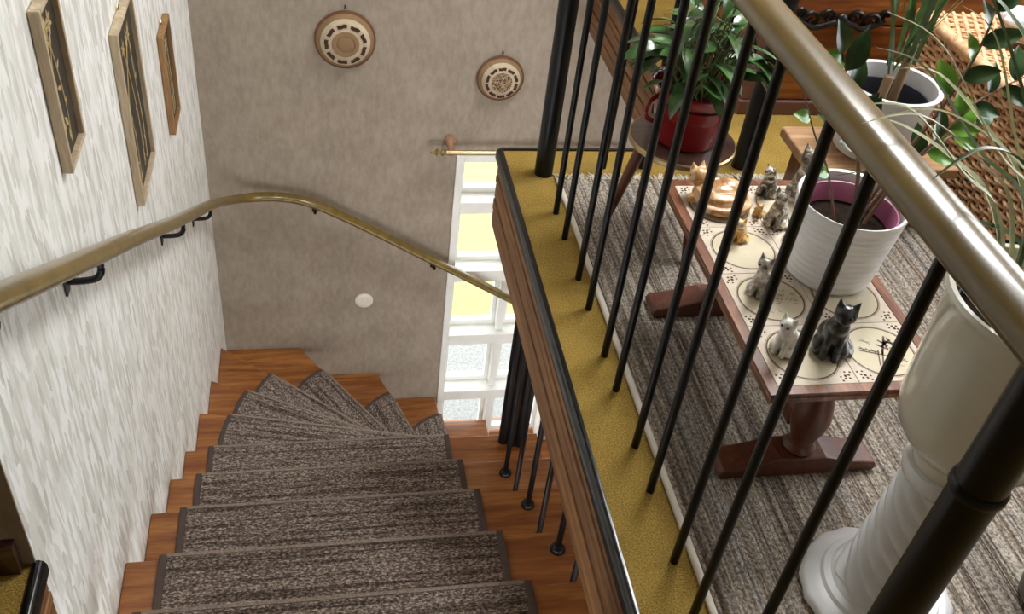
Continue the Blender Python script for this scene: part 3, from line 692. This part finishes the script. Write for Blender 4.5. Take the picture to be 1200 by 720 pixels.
# ------------------------------------------------------------------ small round stool and the peace lily in the red pot
SC = (.905, 2.03)
sto = thing('plant_stool', (SC[0], SC[1], 0), 'small round dark wood plant stool with a brass edge under the red pot', 'stool')
MB().lathe([(.120, .278), (.132, .282), (.134, .290), (.132, .300), (.0005, .300)], (SC[0], SC[1], 0), 48).build('seat', 'stool_wood', sto, True)
MB().lathe([(.1325, .283), (.1365, .286), (.1365, .296), (.1325, .299)], (SC[0], SC[1], 0), 48, capb=False).build('edge_band', 'brass', sto, True)
for a in (160, 40, 280):
    a = math.radians(a); c_, s_ = math.cos(a), math.sin(a)
    MB().tube([(SC[0] + .148 * c_, SC[1] + .148 * s_, ZR + .0035), (SC[0] + .09 * c_, SC[1] + .09 * s_, .279)], 1, 14, 0, [.010, .0165]).build('leg', 'leg_wood', sto, True)
lily = thing('potted_peace_lily', (SC[0], SC[1], .3005), 'leafy peace lily in a glossy red enamel pot on the round stool', 'potted plant')
c3 = (SC[0], SC[1], .3005)
pot = MB().lathe([(.070, 0), (.078, .004), (.082, .03), (.090, .078), (.094, .085), (.096, .118), (.100, .128), (.106, .148), (.109, .152), (.106, .155), (.100, .150), (.094, .12), (.090, .09)], c3, 48).build('pot', 'red_enamel', lily, True)
hp_ = crom([(SC[0] - .100, SC[1] - .03, .3005 + .135), (SC[0] - .128, SC[1] - .045, .3005 + .120), (SC[0] - .128, SC[1] - .048, .3005 + .085), (SC[0] - .090, SC[1] - .035, .3005 + .062)], 6)
MB().tube(hp_, .006, 10, up=(.3, -1, 0)).build('handle', 'red_enamel', pot, True)
soil(lily, c3, .098, .125)
rng = random.Random(11)
lm = [leaf_mesh('leaf', L, W, d, .25, ['leaf_lily', 'stem_green'], st_) for (L, W, d, st_) in ((.105, .040, .9, .10), (.085, .034, .6, .12), (.115, .042, 1.2, .11), (.075, .030, .4, .09))]
for i in range(84):
    a = rng.uniform(0, 2 * PI); rr = (rng.uniform(.0, 1) ** .6) * .115; hz = .15 + .25 * (1 - rr / .125) * rng.uniform(.45, 1.1) + rng.uniform(0, .04)
    inst('leaf', lm[i % 4], lily, (rr * math.cos(a), rr * math.sin(a), hz), (rng.uniform(-.4, .4), rng.uniform(-.35, .35), a + rng.uniform(-.5, .5)), (rng.uniform(.9, 1.3),) * 3)
stm = MB()
for i in range(34):
    a = rng.uniform(0, 2 * PI); r0 = rng.uniform(0, .03); r1 = rng.uniform(.03, .10); h_ = rng.uniform(.2, .36)
    stm.tube(crom([(SC[0] + r0 * math.cos(a), SC[1] + r0 * math.sin(a), c3[2] + .12), (SC[0] + r1 * .6 * math.cos(a), SC[1] + r1 * .6 * math.sin(a), c3[2] + .5 * h_ + .06), (SC[0] + r1 * math.cos(a), SC[1] + r1 * math.sin(a), c3[2] + h_)], 4), .002, 5)
tag(stm.build('stalks', 'stem_green', lily, True), None, None, None, 'stuff')

# ------------------------------------------------------------------ ribbed white pot with purple liner and glossy stems
ZC_ = (1.022, 1.435, ZT)
zz = thing('potted_zz_plant', ZC_, 'glossy leaved plant in a ribbed white pot with purple liner on the tiled table', 'potted plant')
pf = [(.080, 0), (.085, .003)]
for i in range(34): z_ = .006 + i * .0047; pf.append((.086 + .0205 * (z_ / .17) + (.0024 if i % 3 == 1 else -.0006), z_))
pf += [(.1085, .168), (.110, .174), (.108, .178), (.102, .176), (.098, .150), (.092, .06)]
zp = MB().lathe(pf, ZC_, 64).build('pot', 'white_ceramic', zz, True)
MB().lathe([(.080, .05), (.089, .150), (.092, .158), (.095, .159), (.095, .156), (.0935, .150)], ZC_, 48, capb=False).build('purple_liner', 'purple_plastic', zp, True)
MB().lathe([(.080, .052), (.0885, .151), (.0905, .157)], ZC_, 48, capb=False).build('purple_liner', 'purple_plastic', zp, True)
soil(zz, ZC_, .086, .118)
zl = [leaf_mesh('leaf', L, W, d, .3, [mt, 'stem_green'], 0, 8) for (L, W, d, mt) in ((.092, .044, .3, 'leaf_zz'), (.084, .040, .5, 'leaf_zz'), (.080, .042, .4, 'leaf_zz_young'))]
def zstem(pts, n0, count, young, size=1.0, spread=1.1, r0=.005):
    P_ = crom(pts, 8); N = len(P_)
    MB().tube(P_, 1, 7, 0, [r0 * (1 - .65 * i / (N - 1)) for i in range(N)], (.1, .2, .97)).build('stem', 'stem_brown', zz, True)
    for k in range(count):
        t_ = n0 + (1 - n0) * k / max(1, count - 1); i = min(N - 2, int(t_ * (N - 1))); p = P_[i]; d = (P_[i + 1] - P_[max(0, i - 1)]).normalized()
        up = Vector((rng.uniform(-.4, .4), -.75, .65)); side = d.cross(up).normalized() * (1 if k % 2 else -1)
        ld = (side * spread + d * .8 + Vector((0, 0, rng.uniform(-.1, .25)))).normalized() if k < count - 1 else d
        nr = up - ld * up.dot(ld); nr.normalize(); yv = nr.cross(ld)
        M_ = Matrix((ld, yv, nr)).transposed().to_euler()
        inst('leaf', zl[2] if rng.random() < young else zl[k % 2], zz, p - Vector(ZC_), M_, (size * rng.uniform(.85, 1.15),) * 3)
bz = ZT + .118
zstem([(1.03, 1.42, bz), (.99, 1.41, .60), (.935, 1.40, .71), (.862, 1.395, .85)], .55, 10, .1, .95)
zstem([(1.00, 1.43, bz), (.95, 1.44, .575), (.895, 1.445, .66), (.835, 1.45, .765)], .35, 4, .5, .62, 1.0, .003)
zstem([(1.05, 1.44, bz), (1.11, 1.46, .55), (1.19, 1.49, .62), (1.28, 1.53, .69), (1.40, 1.58, .715)], .5, 8, .45, .85)
zstem([(1.05, 1.45, bz), (1.12, 1.48, .58), (1.20, 1.52, .70), (1.25, 1.56, .82), (1.25, 1.60, .93)], .5, 9, .6, .9)
zstem([(1.06, 1.43, bz), (1.12, 1.46, .56), (1.20, 1.50, .60), (1.32, 1.56, .62)], .5, 6, .4, .8)

# ------------------------------------------------------------------ low bench with the tall white pot
bn = thing('low_bench', (1.52, 2.16, 0), 'low pale wooden bench under the smooth white pot', 'bench')
MB().box(1.30, 1.74, 2.04, 2.27, .168, .20).build('seat', 'bench_wood', bn, False, .006)
for x_ in (1.345, 1.66): MB().box(x_, x_ + .035, 2.06, 2.25, ZR + .0005, .1675).build('leg_board', 'leg_wood', bn, False, .004)
MB().box(1.381, 1.659, 2.05, 2.075, .11, .1675).build('apron', 'leg_wood', bn, False, .003)
DC = (1.51, 2.15, .2005)
dr = thing('potted_dracaena', DC, 'cane plant with long narrow leaves in a smooth white pot on the bench', 'potted plant')
dp = MB().lathe([(.092, 0), (.097, .004), (.112, .10), (.124, .19), (.132, .196), (.133, .203), (.128, .206), (.119, .203), (.112, .15), (.104, .08)], DC, 56).build('pot', 'white_ceramic', dr, True)
MB().lathe([(.095, .08), (.104, .150), (.106, .165), (.109, .166), (.109, .162)], DC, 44, capb=False).build('inner_pot', 'dark_plastic', dp, True)
soil(dr, DC, .100, .10)
for (dx, dy, h_) in ((-.02, .0, .22), (.03, .02, .30)):
    MB().tube([(DC[0] + dx, DC[1] + dy, DC[2] + .10), (DC[0] + dx + .003, DC[1] + dy, DC[2] + h_)], .013, 12).build('cane', 'cane_bark', dr, True)
for i in range(18):
    a = rng.uniform(0, 2 * PI); L = rng.uniform(.36, .6); up = rng.uniform(.75, 1.0); bx_, by_ = DC[0] + rng.uniform(-.03, .04), DC[1] + rng.uniform(-.02, .04); z0 = DC[2] + rng.uniform(.20, .30)
    o_ = L * (1 - up * .55)
    strap([(bx_, by_, z0), (bx_ + o_ * .35 * math.cos(a), by_ + o_ * .35 * math.sin(a), z0 + L * up * .55), (bx_ + o_ * .75 * math.cos(a), by_ + o_ * .75 * math.sin(a), z0 + L * up * .85), (bx_ + o_ * 1.2 * math.cos(a), by_ + o_ * 1.2 * math.sin(a), z0 + L * up * .80)], rng.uniform(.012, .020)).build('leaf', 'leaf_strap', dr, True)

# ------------------------------------------------------------------ wicker trunk
WX, WY0, WY1, WXR, WZ = 1.80, 1.62, 2.56, 2.45, .43
wk = thing('wicker_trunk', (2.1, 2.1, 0), 'tan wicker trunk with rolled edges behind the plants', 'trunk')
MB().box(WX + .012, WXR, WY0 + .012, WY1, .004, WZ - .012).build('liner', 'wicker_inside', wk)
def weave(rows, org, along, across, L, Wd, nrm, stake):
    mb = MB(); along, across, nrm, org = Vector(along), Vector(across), Vector(nrm), Vector(org); n = int(L / (stake * .5))
    for r_ in range(rows):
        c = org + across * (Wd * (r_ + .5) / rows)
        mb.tube([c + along * (L * i / n) + nrm * (.0062 * math.cos(PI * i / 2 + (PI if r_ % 2 else 0)) + .006) for i in range(n + 1)], .0058, 6, up=tuple(across))
    for k in range(int(L / stake) + 1):
        a = org + along * (k * stake) + nrm * .006; mb.tube([a, a + across * Wd], .0048, 6, up=tuple(nrm))
    return mb
tag(weave(25, (WX + .012, WY0, .015), (0, 1, 0), (0, 0, 1), WY1 - WY0, WZ - .03, (-1, 0, 0), .034).build('side_weave', 'wicker', wk, True), None, None, None, 'stuff')
tag(weave(25, (WX, WY0 + .012, .015), (1, 0, 0), (0, 0, 1), WXR - WX, WZ - .03, (0, -1, 0), .034).build('front_weave', 'wicker', wk, True), None, None, None, 'stuff')
tag(weave(40, (WX, WY0, WZ - .012), (0, 1, 0), (1, 0, 0), WY1 - WY0, WXR - WX, (0, 0, 1), .036).build('lid_weave', 'wicker', wk, True), None, None, None, 'stuff')
for a, b in (((WX, WY0, WZ), (WX, WY1, WZ)), ((WX, WY0, WZ), (WXR, WY0, WZ)), ((WX, WY1, 0.012), (WX, WY1, WZ)), ((WX, WY0, .012), (WX, WY0, WZ)), ((WX, WY0, .014), (WX, WY1, .014))):
    MB().tube([a, b], .017 if b[2] == WZ and a[2] == WZ else .012, 12, up=(.3, .5, .8)).build('rolled_edge', 'wicker', wk, True)
bx = thing('trinket_drum', (2.0, 2.36, WZ + .0135), 'small beige drum with white crumpled top on the wicker trunk', 'drum box')
MB().lathe([(.066, .006), (.066, .012), (.062, .014), (.062, .055)], (2.0, 2.36, WZ + .0135), 32).build('side', 'basket_cream', bx, True)
MB().lathe([(.069, 0), (.070, .005), (.066, .010)], (2.0, 2.36, WZ + .0135), 32).build('base_ring', 'basket_brown', bx, True)
MB().lathe([(.070, .050), (.072, .058), (.064, .072), (.04, .080), (.0005, .082)], (2.0, 2.36, WZ + .0135), 40, fn=lambda a, z_: 1 + .05 * math.sin(7 * a + 60 * z_)).build('crumpled_top', 'white_ceramic', bx, True)

# ------------------------------------------------------------------ carved chest
CX0, CX1, CY0, CY1 = 1.375, 2.7, 2.70, 3.25
ch = thing('wooden_chest', (2.0, 2.95, 0), 'large reddish wooden chest of broad boards with carved black handle', 'chest')
MB().box(CX0 - .012, CX1, CY0 - .012, CY1, 0, .05).build('plinth', 'chest_plinth', ch, False, .005)
MB().box(CX0 + .015, CX1, CY0 + .015, CY1, .05, .86).build('carcass', 'chest_wood', ch)
for k in range(6):
    z0 = .053 + k * .134
    MB().box(CX0 + .03, CX1, CY0, CY0 + .0145, z0, z0 + .129).build('front_board', 'chest_wood', ch, False, .004)
    MB().box(CX0, CX0 + .0145, CY0 + .03, CY1, z0, z0 + .129).build('side_board', 'chest_wood', ch, False, .004)
MB().box(CX0 - .004, CX0 + .0295, CY0 - .004, CY0 + .0295, .0505, .86).build('corner_post', 'chest_plinth', ch, False, .003)
MB().box(CX0 - .03, CX1 + .02, CY0 - .03, CY1 + .01, .8605, .89).build('lid', 'chest_wood', ch, False, .006)
hd = MB()
for s_ in (-1, 1):
    X0_ = 1.625
    for sp_, (cx, cz, R_) in enumerate(((.10, .0, .030), (.045, .012, .024), (.14, .022, .016))):
        hd.tube([(X0_ + s_ * (cx + R_ * (1 - i / 22) * math.cos(i * .45)), CY0 - .010 - .004 * math.sin(i * .5), .335 + cz + R_ * (1 - i / 22) * math.sin(i * .45)) for i in range(20)], 1, 7, 0, [.0085 * (1 - i / 30) for i in range(20)], (0, 1, 0))
    hd.tube(crom([(X0_, CY0 - .012, .335), (X0_ + s_ * .04, CY0 - .014, .325), (X0_ + s_ * .09, CY0 - .012, .312), (X0_ + s_ * .15, CY0 - .008, .340)], 5), .010, 8, up=(0, 1, 0))
hd.ball((X0_, CY0 - .012, .335), .022, .014, .026)
hd.build('carved_handle', 'black_iron', ch, True)

# ------------------------------------------------------------------ twisted ceramic pedestal and its planter
PC = (.99, .885)
pd = thing('ceramic_pedestal', (PC[0], PC[1], ZR), 'white ceramic pedestal with a spirally twisted shaft on the striped rug', 'pedestal')
c_ = (PC[0], PC[1], ZR + .0003)
MB().lathe([(.128, 0), (.138, .005), (.139, .014), (.132, .024), (.116, .030), (.108, .032), (.104, .040), (.092, .044), (.088, .052), (.082, .055)], c_, 64, capt=True,
           fn=lambda a, z_: 1 + (.014 * math.cos(16 * a) if z_ < .028 else 0)).build('base', 'white_ceramic', pd, True)
tw_ = MB().lathe([(.074 - .013 * (i / 80) + .010 * max(0, 1 - i / 12) ** 2, .0555 + .2745 * i / 80) for i in range(81)], c_, 120, capt=True,
                 fn=lambda a, z_: .93 + .13 * abs(math.sin(3.5 * (a + z_ * 22)))); tw_.build('twisted_shaft', 'white_ceramic', pd, True)
MB().lathe([(.060, .3302), (.070, .338), (.073, .350), (.068, .362), (.072, .368)], c_, 48, capt=True).build('collar', 'white_ceramic', pd, True)
zq = ZR + .0003 + .3685
pl = thing('pedestal_planter', (PC[0], PC[1], zq), 'tall ivory planter with pale striped strap leaves on the twisted pedestal', 'potted plant')
c4 = (PC[0], PC[1], zq)
pp = MB().lathe([(.062, 0), (.064, .004), (.066, .020), (.066, .034), (.074, .040), (.100, .058), (.118, .085), (.124, .120), (.126, .250), (.130, .318), (.136, .326), (.139, .334), (.136, .341), (.128, .340), (.119, .325), (.114, .25)], c4, 64,
               fn=lambda a, z_: 1 + (.022 * (1 if math.sin(11 * a) > 0 else 0) if .005 < z_ < .035 else (.006 * math.cos(14 * a) if .09 < z_ < .30 else 0))).build('pot', 'ivory_ceramic', pl, True)
soil(pl, c4, .116, .28)
MB().lathe([(.100, .24), (.108, .295), (.111, .296), (.111, .29)], c4, 40, capb=False).build('inner_pot', 'navy_plastic', pp, True)
tips = [(.60, .735, 1.02), (.72, 1.02, .93), (.66, .98, .97), (.74, 1.12, .98), (.66, 1.0, 1.08), (.70, .93, 1.12), (.78, 1.15, 1.12), (.85, 1.22, .9), (.60, .88, 1.0), (.95, 1.3, 1.0), (1.1, 1.25, 1.05), (1.3, 1.1, .95), (1.35, .9, .9), (1.3, .7, .95), (.80, 1.22, .80), (.72, 1.08, .80)]
for i, tp in enumerate(tips):
    b0 = Vector((PC[0] + rng.uniform(-.04, .04), PC[1] + rng.uniform(-.04, .04), zq + .28)); T_ = Vector(tp)
    mid = b0.lerp(T_, .5) + Vector((0, 0, .08 + rng.uniform(-.03, .06))); q1 = b0.lerp(mid, .55) + Vector((0, 0, .05)); q2 = mid.lerp(T_, .6) + Vector((0, 0, .03))
    strap([b0, q1, mid, q2, T_], rng.uniform(.010, .016), 6, .45).build('leaf', 'leaf_cream' if i % 3 else 'leaf_strap', pl, True)

# ------------------------------------------------------------------ pots at the side
np_ = thing('navy_planter', (1.62, 1.56, ZR), 'dark navy planter behind the ivory planter', 'planter')
c5 = (1.62, 1.56, ZR)
MB().lathe([(.085, 0), (.09, .004), (.112, .20), (.120, .205), (.121, .22), (.112, .222), (.104, .20), (.095, .10)], c5, 44).build('body', 'navy_plastic', np_, True)
soil(np_, c5, .100, .15)
gp = thing('stoneware_pot', (1.335, .835, ZR), 'small grey stoneware pot beside the twisted pedestal', 'pot')
MB().lathe([(.055, 0), (.062, .004), (.068, .04), (.066, .075), (.070, .085), (.066, .088), (.058, .08), (.055, .03)], (1.335, .835, ZR + .0003), 36).build('body', 'grey_stoneware', gp, True)
soil(gp, (1.335, .835, ZR), .056, .06)
